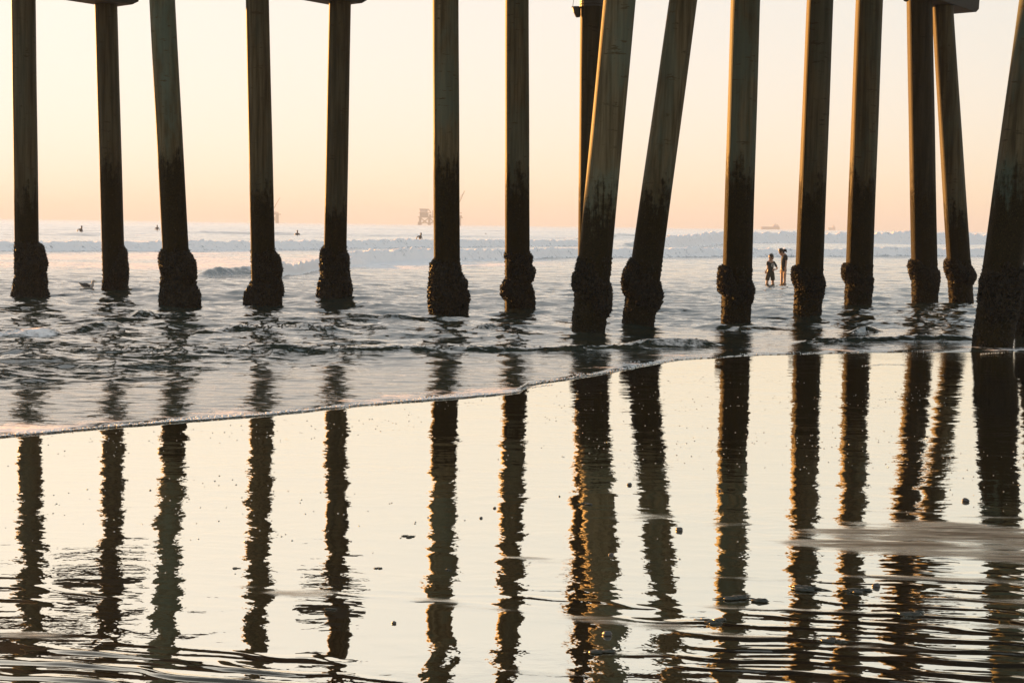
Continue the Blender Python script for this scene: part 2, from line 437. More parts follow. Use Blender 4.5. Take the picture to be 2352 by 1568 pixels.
# lacy foam lip along the swash edge
t = NT('foam'); co = t.n('NewGeometry').outputs['Position']
nz = t.noise(co, 60, 3)
foam_mat = t.surf(t.pr(c4(.78, .79, .80), .6, Normal=t.bump(nz, .6, .006), Subsurface_Weight=.0))
mb = MB()
xs = np.linspace(EX[1], ground(1196, 900).x, 1500)
ye = yedge(xs)
dens = .08 + 1.7*vn(xs*1.4, xs*0+2.2, 1)**1.5
for i in range(len(xs)):
    n_ = int(dens[i]*4*random.random() + .75)
    for _ in range(n_):
        r_ = random.choice((.003, .004, .005, .008)) * (.7 + .7*random.random())
        sp = abs(random.gauss(0, .035 + .05*dens[i]))
        mb.ell((xs[i] + random.uniform(-.012, .012), ye[i] - .006 + sp, .006 + .3*r_), (r_*1.4, r_*1.5, r_*.8), None, 6, 4)
for (a, b, n_, wd, rr) in (((1225,882), (1560,826), 420, .34, .008), ((1560,826), (2352,808), 90, .22, .007)):
    x0, x1 = ground(*a).x, ground(*b).x
    for _ in range(n_):
        x_ = random.uniform(x0, x1); y_ = float(yedge(np.array([x_]))[0]); r_ = rr*(.5 + .8*random.random())
        mb.ell((x_, y_ + abs(random.gauss(0, wd)), .006), (r_*1.3, r_*1.3, r_*.8), None, 6, 4)
tag(mb.build('swash_foam', foam_mat, None, True), 'thin lacy line of foam bubbles along the edge of the spent wave', 'foam', kind='stuff')
# stranded thin foam line farther right, broken
mb = MB()
def line_bits(pts, n_, gap, rr, k):
    g = [ground(*p) for p in pts]
    gx = [p.x for p in g]; gy = [p.y for p in g]
    for x_ in np.linspace(gx[0], gx[-1], n_):
        if vn(np.array([x_*1.1]), np.array([k*3.7]), k)[0] < gap: continue
        y_ = np.interp(x_, gx, gy) + .35*float(fbm(np.array([x_*1.7]), np.array([k*1.0]), 3, k)) + random.gauss(0, .03)
        r_ = rr*(.5+random.random()*.8)
        mb.ell((x_, y_, .003), (r_*1.5, r_*1.3, r_*.6), None, 6, 4)
line_bits([(1150,893),(1270,886),(1420,874),(1560,863),(1700,851),(1860,843)], 330, .56, .0065, 2)
line_bits([(1880,848),(1960,842),(2080,838)], 80, .5, .006, 5)
line_bits([(2080,815),(2200,812),(2352,808)], 90, .5, .006, 1)
tag(mb.build('foam_streak', foam_mat, None, True), 'broken thread of stranded foam on the wet sand at right', 'foam', kind='stuff')
# scattered bubbles on the mirror sand
mb = MB(); k_ = 0
while k_ < 650:
    px = random.uniform(0, 2352); py = 860 + abs(random.gauss(0, 1))*170
    g = ground(px, py)
    if g.y > float(yedge(np.array([g.x]))[0]) - .15 or py > 1480: continue
    if vn(np.array([g.x*.9]), np.array([g.y*.8]), 3)[0] < .45: continue
    r_ = random.uniform(.003, .0075); mb.ell((g.x, g.y, .001), (r_, r_, r_*.6), None, 6, 4); k_ += 1
t = NT('bubble'); bub_mat = t.surf(t.pr(c4(.35, .33, .30), .08, Specular_IOR_Level=.8))
tag(mb.build('sand_bubbles', bub_mat, None, True), 'tiny foam bubbles scattered over the mirror wet sand', 'bubbles', kind='stuff')

# ------------------------------------------------------------------ pier piles
t = NT('pile_concrete')
co = t.n('TexCoord').outputs['Object']; oi = t.n('ObjectInfo').outputs['Random']
sh_ = t.n('VectorMath', operation='ADD'); t.set(sh_.inputs[0], co)
cb = t.n('CombineXYZ'); t.set(cb.inputs[0], t.math('MULTIPLY', oi, 37.0)); t.set(cb.inputs[1], t.math('MULTIPLY', oi, 91.0)); t.set(sh_.inputs[1], cb)
cv = sh_.outputs[0]
zz = t.n('SeparateXYZ'); t.set(zz.inputs[0], co); zz = zz.outputs[2]
streak = t.noise(t.mapping(cv, (11, 11, .55)), 1.0, 5, .6)
blot = t.noise(t.mapping(cv, (1.6, 1.6, .5)), 1.0, 5, .6, .3)
pit = t.noise(cv, 46, 3, .6); fine = t.noise(cv, 190, 2)
base = t.mix(t.mr(streak, .3, .72), c4(.036, .028, .013), c4(.105, .084, .048))
teal = t.n('SeparateXYZ'); t.set(teal.inputs[0], t.n('ObjectInfo').outputs['Color'])
base = t.mix(t.math('MULTIPLY', t.mr(blot, .42, .60), teal.outputs[1]), base, c4(.058, .078, .060))
oc = t.n('SeparateXYZ'); t.set(oc.inputs[0], t.n('ObjectInfo').outputs['Color']); tone = oc.outputs[0]
base = t.mix(t.mr(t.noise(t.mapping(cv, (3, 3, 14)), 1, 4, .7), .60, .66), base, c4(.045, .035, .018))
mt = t.n('VectorMath', operation='SCALE'); t.set(mt.inputs[0], base); t.set(mt.inputs['Scale'], tone); base = mt.outputs[0]
base = t.mix(t.math('MULTIPLY', t.mr(pit, .62, .72), .5), base, c4(.07, .06, .045))
edge = t.math('ADD', t.math('MULTIPLY', streak, 1.5), t.math('MULTIPLY', t.noise(t.mapping(cv, (5, 5, 2.2)), 1, 5, .65), .9))
lim = t.math('ADD', t.math('MULTIPLY', oi, 1.1), t.math('MULTIPLY_ADD', edge, 1.5, .35))
lim = t.math('ADD', lim, t.math('MULTIPLY', t.math('SUBTRACT', t.noise(cv, 9, 4, .7), .5), 1.1))
alg = t.mr(t.math('SUBTRACT', lim, zz), -.22, .34)
alg_c = t.mix(t.mr(pit, .35, .65), c4(.007, .0055, .0018), c4(.024, .018, .006))
alg_c = t.mix(t.mr(t.noise(cv, 70, 2), .68, .73), alg_c, c4(.15, .125, .08))
colr = t.mix(alg, base, alg_c)
hgt = t.math('ADD', t.math('MULTIPLY', pit, t.math('MULTIPLY_ADD', alg, 1.0, .12)), t.math('MULTIPLY', fine, t.math('MULTIPLY_ADD', alg, .35, .05)))
hgt = t.math('ADD', hgt, t.math('MULTIPLY', streak, .12))
hgt = t.math('ADD', hgt, t.math('MULTIPLY', t.math('MULTIPLY', t.noise(cv, 17, 4, .7), alg), 1.6))
conc = t.surf(t.pr(colr, t.mr(alg, 0, 1, .62, .7), Normal=t.bump(hgt, .9, .018), Specular_IOR_Level=.10))
t = NT('mussel_shell')
co = t.n('NewGeometry').outputs['Position']
mc = t.mix(t.mr(t.noise(co, 18, 3), .4, .66), c4(.005, .004, .002), c4(.026, .019, .009))
mc = t.mix(t.mr(t.noise(co, 45, 2), .71, .75), mc, c4(.13, .10, .06))
mus = t.surf(t.pr(mc, .5, Normal=t.bump(t.noise(co, 80, 3), .7, .012), Specular_IOR_Level=.22))
metal = simple('dark_metal', (.03, .03, .028), .5)
concb = simple('beam_concrete', (.03, .027, .02), .8, .35, 3)

# name: top (y, L, R), mid(y, L, R), waterline (y, L, R), crust left outline, crust right outline
PILES = {
'A': [(0,26.9,80.7),(676,36,90),[(547,32),(560,33),(620,33),(634,30),(648,27.6),(668,22),(677,20)],[(552,88),(560,100),(594,107.6),(628,109),(648,110),(668,118),(677,119)], 'pile at the far left of the photo, mussels flaring wide at its foot'],
'B': [(15,217.9,269),(668,237,288),[(640,235),(654,234),(661,228.6),(668,227)],[(559,285),(574,292),(594,294.5),(614,296),(641,292.5),(654,300),(668,302)], 'pile with gull floating left of it, slim mussel collar on its right side only'],
'C': [(0,343,402),(707,380,441),[(566,370),(572,366),(580,365),(601,364),(621,369),(648,367),(675,363),(695,367),(707,370)],[(568,432),(594,449),(617,454),(641,451),(658,460),(675,462.6),(695,459),(707,452)], 'teal stained leaning pile with thick mussel sleeve, third from the left'],
'D': [(0,564,618),(695,578,635),[(565,574),(568,573),(576,575),(630,577),(641,571),(654,561),(675,557),(695,556)],[(569,632),(587,645),(611,650),(628,647),(648,652),(668,649),(695,652)], 'pile in front of the distant crane, mussels spreading at its lower left foot'],
'E': [(10,755,806.5),(688,741,795),[(559,745),(567,736),(587,733),(611,733),(621,736),(641,729),(661,727),(688,728)],[(570,798),(587,803),(611,804),(628,806),(648,811),(668,809),(688,803)], 'pile under a short beam end, second left of the oil platform'],
'F': [(0,993,1054),(717,996,1058),[(588,994.5),(601,986.7),(628,984),(648,980.7),(661,981),(688,981.7),(705,989),(717,995)],[(592,1057),(611,1060),(624,1065),(634,1074),(661,1080),(691,1077),(705,1070),(717,1059)], 'pile standing right in front of the hazy oil platform'],
'G': [(0,1160,1215),(708,1159,1218),[(574,1159),(578,1156.5),(590,1156.5),(598,1159),(640,1158.5),(651,1152),(658,1147),(678,1147),(683,1152),(692,1159),(700,1159)],[(572,1217),(576,1219),(584,1226),(601,1223),(611,1232),(624,1231),(638,1222),(654,1228),(675,1231),(691,1230),(698,1226),(708,1219)], 'upright pile right of the oil platform with knobbly mussel lumps'],
'H': [(0,1332.7,1387),(699,1326,1380),[(640,1326),(660,1318),(690,1322),(699,1326)],[(640,1380),(660,1388),(699,1382)], 'pile with metal straps at its top, mostly hidden behind a leaning pile'],
'I': [(0,1385.8,1460.8),(764,1311,1390),[(583,1330),(590,1325),(621,1320),(631,1314.5),(648,1311.8),(665,1314.5),(677,1319)],[(640,1402),(648,1402.5),(658,1405.5),(675,1407),(700,1407),(715,1406),(725,1399),(733,1393)], 'large leaning pile crossing in front of the strapped pile'],
'J': [(0,1537,1602),(750,1427,1502),[(590,1446),(594,1443),(607,1439.6),(624,1429.5),(644,1425.5),(664,1427),(680,1434),(688,1437)],[(640,1513),(654,1520),(678,1525),(695,1522),(712,1512),(720,1505)], 'most steeply leaning pile, just right of the large leaning one'],
'K': [(0,1679,1746),(735,1656,1724),[(606,1660),(612,1650),(628,1647),(648,1646),(668,1648.7),(675,1655),(680,1658)],[(640,1727),(648,1729),(658,1734.5),(675,1733.5),(695,1729),(700,1725)], 'pile immediately left of the two wading children'],
'L': [(0,1853.8,1914),(725,1822.5,1886.7),[(608,1827),(614,1818.5),(628,1815),(641,1816.5),(654,1822),(662,1825)],[(628,1891),(634,1893.4),(651,1896.5),(675,1893),(690,1889)], 'pile immediately right of the two wading children'],
'M': [(0,1966.4,2027.6),(707,1939.5,2001),[(602,1944),(607,1934.5),(621,1930.4),(638,1934),(648,1940),(654,1942)],[(634,2004.5),(640,2006.7),(648,2005.7),(665,2005),(678,2002.7)], 'pile with one round mussel knob on its left, second right of the children'],
'N': [(0,2083,2141),(692,2095,2154),[(593,2093),(599,2087.4),(611,2084.7),(628,2087),(644,2093),(650,2095)],[(614,2150),(622,2158),(638,2159),(651,2158),(668,2155.7),(678,2153)], 'dark upright pile under the left of the cap beam at upper right'],
'O': [(20,2141,2189),(690,2180.6,2235),[(591,2173),(601,2169),(617,2168),(634,2173),(644,2178),(650,2180)],[(606,2229),(614,2233.7),(628,2241.4),(641,2241),(651,2236),(656,2233)], 'pile leaning left at its top beneath the cap beam end at upper right'],
'P': [(0,2343,2428),(797.5,2233,2324.5),[(600,2262),(622,2258),(641,2250),(660,2249),(690,2246),(720,2243),(745,2241)],[(600,2352),(660,2350),(700,2343),(745,2333)], 'nearest and thickest pile, leaning at the right edge of the photo'],
'Q': [(0,2470,2545),(772,2331,2410),[(640,2344),(680,2340),(720,2336),(740,2335)],[(640,2430),(740,2418)], 'pile cut off by the right edge of the photo behind the nearest one'],
}
TONE = {'A':(.85,.3),'B':(.8,.2),'C':(1.4,.75),'D':(1.05,.3),'E':(.9,.2),'F':(1.3,.6),'G':(1.15,.4),'H':(.6,.2),'I':(1.4,.6),'J':(1.25,.5),'K':(1.15,.7),'L':(.8,.4),'M':(.95,.4),'N':(.4,.1),'O':(.95,.3),'P':(.95,1),'Q':(.6,.5)}   # how weathered each pile is
PILE_AX = {}
def make_pile(key, spec):
    (yt, tl, tr), (yb, bl, br), lc, rc, label = spec
    base = ground((bl+br)/2, yb); Yb = base.y
    top = at_y((tl+tr)/2, yt, Yb)
    ax = (top - base)
    ztop = 10.98
    kd = Yb/F
    rb = (br-bl)/2*kd/1.045; rt_ = (tr-tl)/2*kd/1.045*.99
    PILE_AX[key] = (base.copy(), ax.copy(), rb)
    def axis(z): return base + ax*(z/ax.z)
    def rad(z): return rb + (rt_-rb)*min(1.3, max(0, z/ax.z))
    root = empty('pier_pile', base, label, 'pier pile', 'concrete piles under the pier')
    # shaft: octagon with rounded arrises, in the root's frame
    a0 = math.atan2(TD[1], TD[0]); ang = []
    ap = math.pi/8
    for k in range(8):
        c = a0 + k*math.pi/4 + ap
        for q, rr in ((-.21, 1.022), (-.07, 1.036), (.07, 1.036), (.21, 1.022)):
            ang.append((c+q, rr))
    m = MB(); zs = list(np.linspace(-1.0, ztop, 60)); n = len(ang); vs_ = []
    for z_ in zs:
        p = axis(z_); r_ = rad(z_)
        for (a, rr) in ang:
            k = r_*rr*(1 + .006*math.sin(z_*1.7+a*3+len(key)))
            vs_.append((p.x + k*math.cos(a) - base.x, p.y + k*math.sin(a) - base.y, z_))
    fs_ = []
    for i in range(len(zs)-1):
        for k in range(n):
            k2 = (k+1) % n; fs_.append((i*n+k, i*n+k2, (i+1)*n+k2, (i+1)*n+k))
    fs_.append(tuple((len(zs)-1)*n+k for k in range(n))); m.add(vs_, fs_)
    sh_o = m.build('concrete_shaft', conc, root); sh_o.color = (TONE[key][0], TONE[key][1], 0, 1)
    # mussel crust
    def edge(y, side):
        f = (y-yt)/(yb-yt)
        return (tl + (bl-tl)*f) if side < 0 else (tr + (br-tr)*f)
    def prof(c, side):
        ys = [p[0] for p in c]; y0, y1 = ys[0], ys[-1]
        ex = [max(0.0, (edge(p[0], side)-p[1])*(1 if side < 0 else -1))*kd for p in c]
        z0 = at_y(0*1+(bl+br)/2, y0, Yb).z; z1 = at_y((bl+br)/2, y1, Yb).z
        u = [(y-y0)/(y1-y0) for y in ys]
        if y1 > yb-4: z1 -= .25
        return z0, z1, u, ex
    Lp = prof(lc, -1); Rp = prof(rc, 1)
    # view-facing frame
    vd = Vector((base.x, base.y, 0)).normalized(); right = Vector((vd.y, -vd.x, 0))
    seed = sum(map(ord, key))
    def extra(phi, z_):
        # phi: angle from the right-hand side as seen from the shore (arrays)
        w_ = .5 + .5*np.cos(phi)
        w_ = w_*w_*(3-2*w_)
        wob = .10*np.sin(phi*3+seed) + .07*np.sin(phi*7+seed*2.1)
        mid = 1 - np.abs(2*w_-1)
        z0 = Lp[0]*(1-w_) + Rp[0]*w_ + wob*mid - .08*mid; z1 = Lp[1]*(1-w_) + Rp[1]*w_ + wob*.5*mid
        u = (z0 - z_)/(z0 - z1)
        l = np.interp(u, Lp[2], Lp[3]); r_ = np.interp(u, Rp[2], Rp[3])
        tap = np.minimum(1, u*9)*np.where(z1 > -.05, np.minimum(1, (1-u)*9), 1)
        e = l*(1-w_) + r_*w_
        e = np.maximum(e, (.045 + .35*np.maximum(l, r_))*mid)
        return np.where((u < 0) | (u > 1), -1.0, e*tap)
    NP = 40
    zhi = max(Lp[0], Rp[0]) + .1; zlo = min(Lp[1], Rp[1]) - .15
    NZ = max(14, int((zhi-zlo)/.035))
    pxn = np.random.default_rng(seed)
    off_ = pxn.random(3)*50
    def lumps(phi, z_): return fbm(np.cos(phi)*2.2+off_[0]+z_*3.1, np.sin(phi)*2.2+z_*5+off_[1], 3, 3)
    def radv(z_): return rb + (rt_-rb)*np.clip(z_/ax.z, 0, 1.3)
    rv = np.array(right); vv = np.array(vd); b3 = np.array(base); a3 = np.array(ax)/ax.z
    def place(phi, z_, rr):
        P = a3[None]*z_[:, None] + (rv[None]*np.cos(phi)[:, None] - vv[None]*np.sin(phi)[:, None])*rr[:, None]
        P[:, 2] = z_; return P
    m = MB(); fs_ = []
    zz_, pp_ = np.meshgrid(np.linspace(zlo, zhi, NZ+1), 2*math.pi*np.arange(NP)/NP, indexing='ij')
    zz_ = zz_.ravel(); pp_ = pp_.ravel()
    e = extra(pp_, zz_); lm = lumps(pp_, zz_)
    rr = radv(zz_) + np.where(e > .004, e*(1+.25*lm) - .022, -.04)
    for i in range(NZ):
        for k in range(NP):
            k2 = (k+1) % NP; fs_.append((i*NP+k, i*NP+k2, (i+1)*NP+k2, (i+1)*NP+k))
    m.add(place(pp_, zz_, rr).tolist(), fs_)
    ph_ = pxn.uniform(0, 2*math.pi, 9000); zz_ = pxn.uniform(zlo, zhi, 9000)
    e = extra(ph_, zz_); ok = (np.sin(ph_) > -.45) & (e > .012)
    ph_ = ph_[ok][:2000]; zz_ = zz_[ok][:2000]; e = e[ok][:2000]
    rr = radv(zz_) + e*(1+.25*lumps(ph_, zz_)) - .015
    Q = place(ph_, zz_, rr)
    for q_, phi in zip(Q, ph_):
        o_ = Vector(q_); nrm = right*math.cos(phi) - vd*math.sin(phi)
        L = random.uniform(.024, .056)
        dirn = (nrm*random.uniform(.2, 1) + Vector((random.gauss(0, .5), random.gauss(0, .5), random.gauss(0, .7)))).normalized()
        a_ = dirn.orthogonal().normalized(); b_ = dirn.cross(a_)
        W = L*.5; Tk = L*.34
        ct = o_ + dirn*L*.15
        m.add([o_-dirn*L*.8, ct+a_*W, ct+b_*Tk, ct-a_*W, ct-b_*Tk, o_+dirn*L], [(0,2,1),(0,3,2),(0,4,3),(0,1,4),(5,1,2),(5,2,3),(5,3,4),(5,4,1)])
    zt_ = min(max(Lp[0], Rp[0]), 1.6); nb_ = 900 if key in 'HIJKLMNOPQ' else 250
    phb = pxn.uniform(0, 2*math.pi, nb_); zb_ = zt_*pxn.random(nb_)**1.1 - .05
    Q = place(phb, zb_, radv(zb_)*1.04)
    for q_, phi in zip(Q, phb):
        o_ = Vector(q_); nrm = right*math.cos(phi) - vd*math.sin(phi)
        L = random.uniform(.012, .030); a_ = nrm.orthogonal().normalized(); b_ = nrm.cross(a_)
        a_, b_ = a_*math.cos(phi*9)+b_*math.sin(phi*9), b_*math.cos(phi*9)-a_*math.sin(phi*9)
        m.add([o_-nrm*L*.4, o_+a_*L, o_+b_*L*.7, o_-a_*L*.8, o_-b_*L, o_+nrm*L*.7], [(0,2,1),(0,3,2),(0,4,3),(0,1,4),(5,1,2),(5,2,3),(5,3,4),(5,4,1)])
    m.build('mussel_crust', mus, root)
    return root, axis, rad
for key, spec in PILES.items():
    root, axis, rad = make_pile(key, spec)
    if key == 'H':
        b = Vector(root.location)
        for py in (3, 8.5, 15):
            zc = at_y(1360, py, b.y).z; p = axis(zc); r_ = rad(zc)*1.065
            m = MB(); n = 24; vs_ = []; fs_ = []
            for (dz, rr) in ((-.022, 1), (-.022, 1.03), (.022, 1.03), (.022, 1)):
                for k in range(n):
                    a = 2*math.pi*k/n; vs_.append((p.x-b.x+r_*rr*math.cos(a), p.y-b.y+r_*rr*math.sin(a), zc+dz))
            for i in range(4):
                for k in range(n):
                    k2 = (k+1) % n; i2 = (i+1) % 4; fs_.append((i*n+k, i*n+k2, i2*n+k2, i2*n+k))
            m.add(vs_, fs_); m.build('strap', metal, root)
        # bucket like fitting hung on the left of the pile
        c0 = at_y(1326, 17, b.y - .1); c1 = at_y(1325, 40, b.y - .1)
        hgt_ = c0.z - c1.z
        hb_ = empty('hanging_bucket', (c1.x, c1.y, c1.z), 'small black bucket hung on wires beside the strapped pile top', 'bucket')
        m = MB(); m.tube([(0.03,0,0), (.025,0,hgt_*.15), (.0,0,hgt_*.55), (-.012,0,hgt_)], [.045, .065, .085, .10], 12)
        m.build('bucket_body', metal, hb_)
        m = MB(); m.tube([(-.012+.108*math.cos(a), .108*math.sin(a), hgt_) for a in np.linspace(0, 2*math.pi, 17)], .010, 6, False); m.build('rim', metal, hb_)
        for sx in (-.1, .08):
            m = MB(); m.tube([(sx,0,hgt_), (sx*.9+.02,0,hgt_+.25), (.02,.02,hgt_+1.6)], .006, 5); m.build('wire', metal, hb_)

# ------------------------------------------------------------------ cap beams and deck
def proj(k):
    b = PILE_AX[k][0]; return SD[0]*b.x + SD[1]*b.y
def st_box(m, s0, s1, t0, t1, z0, z1):
    vs_ = [st(s0,t0,z0), st(s1,t0,z0), st(s1,t1,z0), st(s0,t1,z0), st(s0,t0,z1), st(s1,t0,z1), st(s1,t1,z1), st(s0,t1,z1)]
    m.add(vs_, [(0,1,2,3),(7,6,5,4),(4,5,1,0),(5,6,2,1),(6,7,3,2),(7,4,0,3)])
def cap_beam(keys, t0, t1, zb, label):
    # centre the beam on the pile tops it carries
    a, b = keys[0], keys[-1]
    def topst(k):
        bs, ax, _ = PILE_AX[k]; p = bs + ax*(zb/ax.z); return SD[0]*p.x+SD[1]*p.y
    s_ = sum(topst(k) for k in keys)/len(keys)
    o = empty('cap_beam', st(s_, (t0+t1)/2, zb), label, 'beam', 'concrete cap beams across the pile tops')
    m = MB(); c = Vector(o.location); m2 = MB()
    st_box(m2, s_-.42, s_+.42, t0, t1-.25, zb, zb+.7)
    # bevelled outer end
    e0, e1 = t1-.25, t1
    vs_ = [st(s_-.42,e0,zb), st(s_+.42,e0,zb), st(s_+.42,e0,zb+.7), st(s_-.42,e0,zb+.7), st(s_-.42,e1-.06,zb+.10), st(s_+.42,e1-.06,zb+.10), st(s_+.42,e1,zb+.7), st(s_-.42,e1,zb+.7)]
    m2.add(vs_, [(0,1,5,4),(1,2,6,5),(2,3,7,6),(3,0,4,7),(4,5,6,7)])
    m.v = [(x-c.x, y-c.y, z_-c.z) for x, y, z_ in m2.v]; m.f = m2.f
    m.build('beam', concb, o)
    return s_
sA = cap_beam(['A','B'], 20.7, 22.95, 7.30, 'cap beam end jutting into the top edge above the pile beside the gull')
sC = cap_beam(['D','E'], 23.25, 24.75, 7.02, 'cap beam end just showing at the top edge left of the oil platform')
sI = cap_beam(['N','O'], 35.15, 38.2, 7.68, 'cap beam whose bevelled end shows at the upper right corner')
deck = empty('pier_deck', st(25, 21, 8.35), 'dark underside of the pier deck resting on the cap beams', 'pier deck')
dc = Vector(deck.location)
def shift(m):
    m.v = [(x-dc.x, y-dc.y, z_-dc.z) for x, y, z_ in m.v]; return m
m = MB(); st_box(m, 2, 42, 17.4, 24.6, 11.0, 11.5); shift(m).build('deck_slab', concb, deck)
m = MB(); st_box(m, 7.5, 20.5, 24.63, 38.4, 11.0, 11.5); shift(m).build('deck_slab', concb, deck)
for tt in (17.8, 24.2):
    m = MB(); st_box(m, 2.1, 41.9, tt-.17, tt+.17, 10.5, 10.996); shift(m).build('stringer', concb, deck)

# ------------------------------------------------------------------ people
skin_m = simple('skin', (.42, .25, .17), .5, .08, 30)
hair_m = simple('hair', (.025, .016, .010), .5, .3, 60)
cloth_dark = simple('dark_cotton', (.045, .042, .038), .9, .2, 40)
cloth_short = simple('short_cloth', (.055, .046, .032), .9, .2, 40)
denim = simple('denim', (.045, .048, .055), .9, .3, 40)
white_p = simple('white_print', (.6, .58, .55), .8, .1, 40)
wetsuit = simple('wetsuit', (.07, .045, .032), .5, .2, 30)
board_m = simple('surfboard', (.55, .50, .42), .35, .1, 5)
eye_m = simple('eye', (.02, .015, .012), .3, .1, 5)

def hand(w_, dirv, side):
    """palm and five fingers as chains from the wrist w_"""
    w_ = Vector(w_); dv = Vector(dirv).normalized(); sv = dv.cross(Vector((0, 1, 0))).normalized()*side
    nv = dv.cross(sv).normalized()
    palm = w_ + dv*.055
    ch = [[(*w_, .021, .016), (*palm, .028, .013)]]
    for k, (o_, L) in enumerate(((-.026, .052), (-.009, .062), (.009, .058), (.026, .046))):
        b0 = palm + sv*o_ + dv*.012; m1 = b0 + dv*L*.55 + nv*.006; e1 = m1 + dv*L*.40 + nv*.018
        ch.append([(*palm, .028, .013), (*b0, .0085), (*m1, .0078), (*e1, .0065)])
    tb = w_ + dv*.025 - sv*.028; te = tb + (dv*.7 - sv*.5 + nv*.3).normalized()*.042
    ch.append([(*w_, .021, .016), (*tb, .010), (*te, .008)])
    return ch

def skin_make(name, chains, mat, parent, sub=2):
    me = bpy.data.meshes.new(name); vs_ = []; rr = []; es = []; ix = {}
    for ch in chains:
        prev = None
        for p in ch:
            key = tuple(round(a, 4) for a in p[:3])
            if key not in ix:
                ix[key] = len(vs_); vs_.append(p[:3]); rr.append((p[3], p[4] if len(p) > 4 else p[3]))
            i = ix[key]
            if prev is not None and prev != i and (prev, i) not in es and (i, prev) not in es: es.append((prev, i))
            prev = i
    me.from_pydata(vs_, es, []); me.update()
    o = bpy.data.objects.new(name, me); col.objects.link(o); o.parent = parent
    md = o.modifiers.new('skin', 'SKIN'); md.use_smooth_shade = True
    if len(me.skin_vertices) == 0:
        bpy.context.view_layer.objects.active = o
        bpy.ops.mesh.customdata_skin_add()
    for i, sv in enumerate(me.skin_vertices[0].data):
        sv.radius = rr[i]; sv.use_root = (i == 0); sv.use_loose = False
    s2 = o.modifiers.new('sub', 'SUBSURF'); s2.levels = sub; s2.render_levels = sub
    me.materials.append(mat)
    return o

# --- the boy, seen from behind, head turned to the left
g = ground(1757 + 12, 652); zw = sea_z(g.x, g.y)
boy = empty('person', (g.x, g.y, zw - .30), 'boy in dark shirt with round white back print and baggy knee shorts, wading', 'person')
W = .30
body = [[(0,0,W+.46,.095,.075),(0,0,W+.56,.09,.07),(.005,0,W+.66,.10,.07),(.0,0,W+.735,.075,.06),(-.002,-.005,W+.79,.038,.038)],
        [(0,0,W+.46,.095,.075),(-.062,0,W+.36,.062,.065),(-.098,-.01,W+.10,.045,.05),(-.118,.0,W-.08,.036,.04),(-.125,.01,.05,.026,.03),(-.125,-.0,.03,.03,.03)],
        [(0,0,W+.46,.095,.075),(.062,0,W+.36,.062,.065),(.085,.0,W+.10,.045,.05),(.094,.01,W-.08,.036,.04),(.095,.01,.05,.026,.03),(.095,.0,.03,.03,.03)],
        [(.0,0,W+.735,.075,.06),(-.095,0,W+.70,.038,.036),(-.105,-.01,W+.60,.030,.03),(-.102,-.03,W+.51,.026,.026),(-.150,-.06,W+.42,.020,.018)],
        [(.0,0,W+.735,.075,.06),(.105,0,W+.70,.038,.036),(.165,-.01,W+.60,.030,.03),(.222,-.02,W+.49,.026,.026),(.155,-.07,W+.455,.020,.018)]]
body += hand((-.150,-.06,W+.42), (-.25,-.2,-.8), 1)
body += hand((.155,-.07,W+.455), (-.9,-.1,-.15), 1)
skin_make('body', body, skin_m, boy)
def head(parent, c, yaw, pitch, s=1.0):
    """face towards local -x turned by yaw/pitch"""
    M = Matrix.Rotation(yaw, 3, 'Z') @ Matrix.Rotation(pitch, 3, 'Y')
    m = MB()
    def fn(d):
        k = 1.0
        if d.x < -.3 and d.z < -.2: k -= .02
        if d.x > .3 and d.z < -.3: k -= .18
        return k
    m.ell(c, (.088*s, .072*s, .108*s), M, 18, 14, fn)
    cv_ = Vector(c)
    m.ell(cv_ + M @ Vector((-.092*s, 0, -.012*s)), (.015*s, .011*s, .018*s), M, 8, 6)      # nose
    m.ell(cv_ + M @ Vector((-.072*s, 0, -.075*s)), (.022*s, .03*s, .024*s), M, 8, 6)      # chin
    for sy in (-1, 1): m.ell(cv_ + M @ Vector((.008*s, sy*.073*s, -.012*s)), (.018*s, .010*s, .028*s), M, 8, 6)   # ears
    m.tube([cv_ + M @ Vector((.02*s, 0, -.06*s)), cv_ + Vector((.02*s, 0, -.15*s))], [.045*s, .042*s], 10)
    hd = m.build('head', skin_m, parent, True)
    for sy in (-1, 1):
        e = MB(); e.ell(cv_ + M @ Vector((-.080*s, sy*.030*s, .004*s)), (.008*s, .012*s, .007*s), M, 8, 6); e.build('eye', eye_m, hd, True)
    e = MB(); e.ell(cv_ + M @ Vector((-.084*s, 0, -.048*s)), (.006*s, .022*s, .005*s), M, 8, 6); e.build('mouth', simple('lip', (.35,.14,.11), .5), hd, True)
    return M
hc = (.002, .0, W+.865)
M = head(boy, hc, R(35), R(-8), .96)
m = MB()
def hairfn(d): return 1 + .05*math.sin(d.x*17+d.y*11)*math.sin(d.z*13+1)
m.ell(Vector(hc) + M @ Vector((.014, 0, .020)), (.092, .080, .100), M, 20, 14, hairfn)
m.ell(Vector(hc) + M @ Vector((.035, 0, -.03)), (.062, .070, .065), M, 16, 10, hairfn)
m.build('hair', hair_m, boy, True)
skin_make('shirt', [[(0,0,W+.35,.112,.092),(0,0,W+.42,.112,.092),(0,0,W+.50,.106,.086),(.003,0,W+.60,.112,.084),(0,0,W+.69,.108,.078),(0,0,W+.755,.052,.05)],
   [(0,0,W+.69,.108,.078),(-.10,0,W+.695,.05,.046),(-.112,-.01,W+.585,.046,.044)],
   [(0,0,W+.69,.108,.078),(.108,0,W+.695,.05,.046),(.168,-.012,W+.595,.046,.044),(.198,-.015,W+.54,.044,.042)]], cloth_dark, boy)
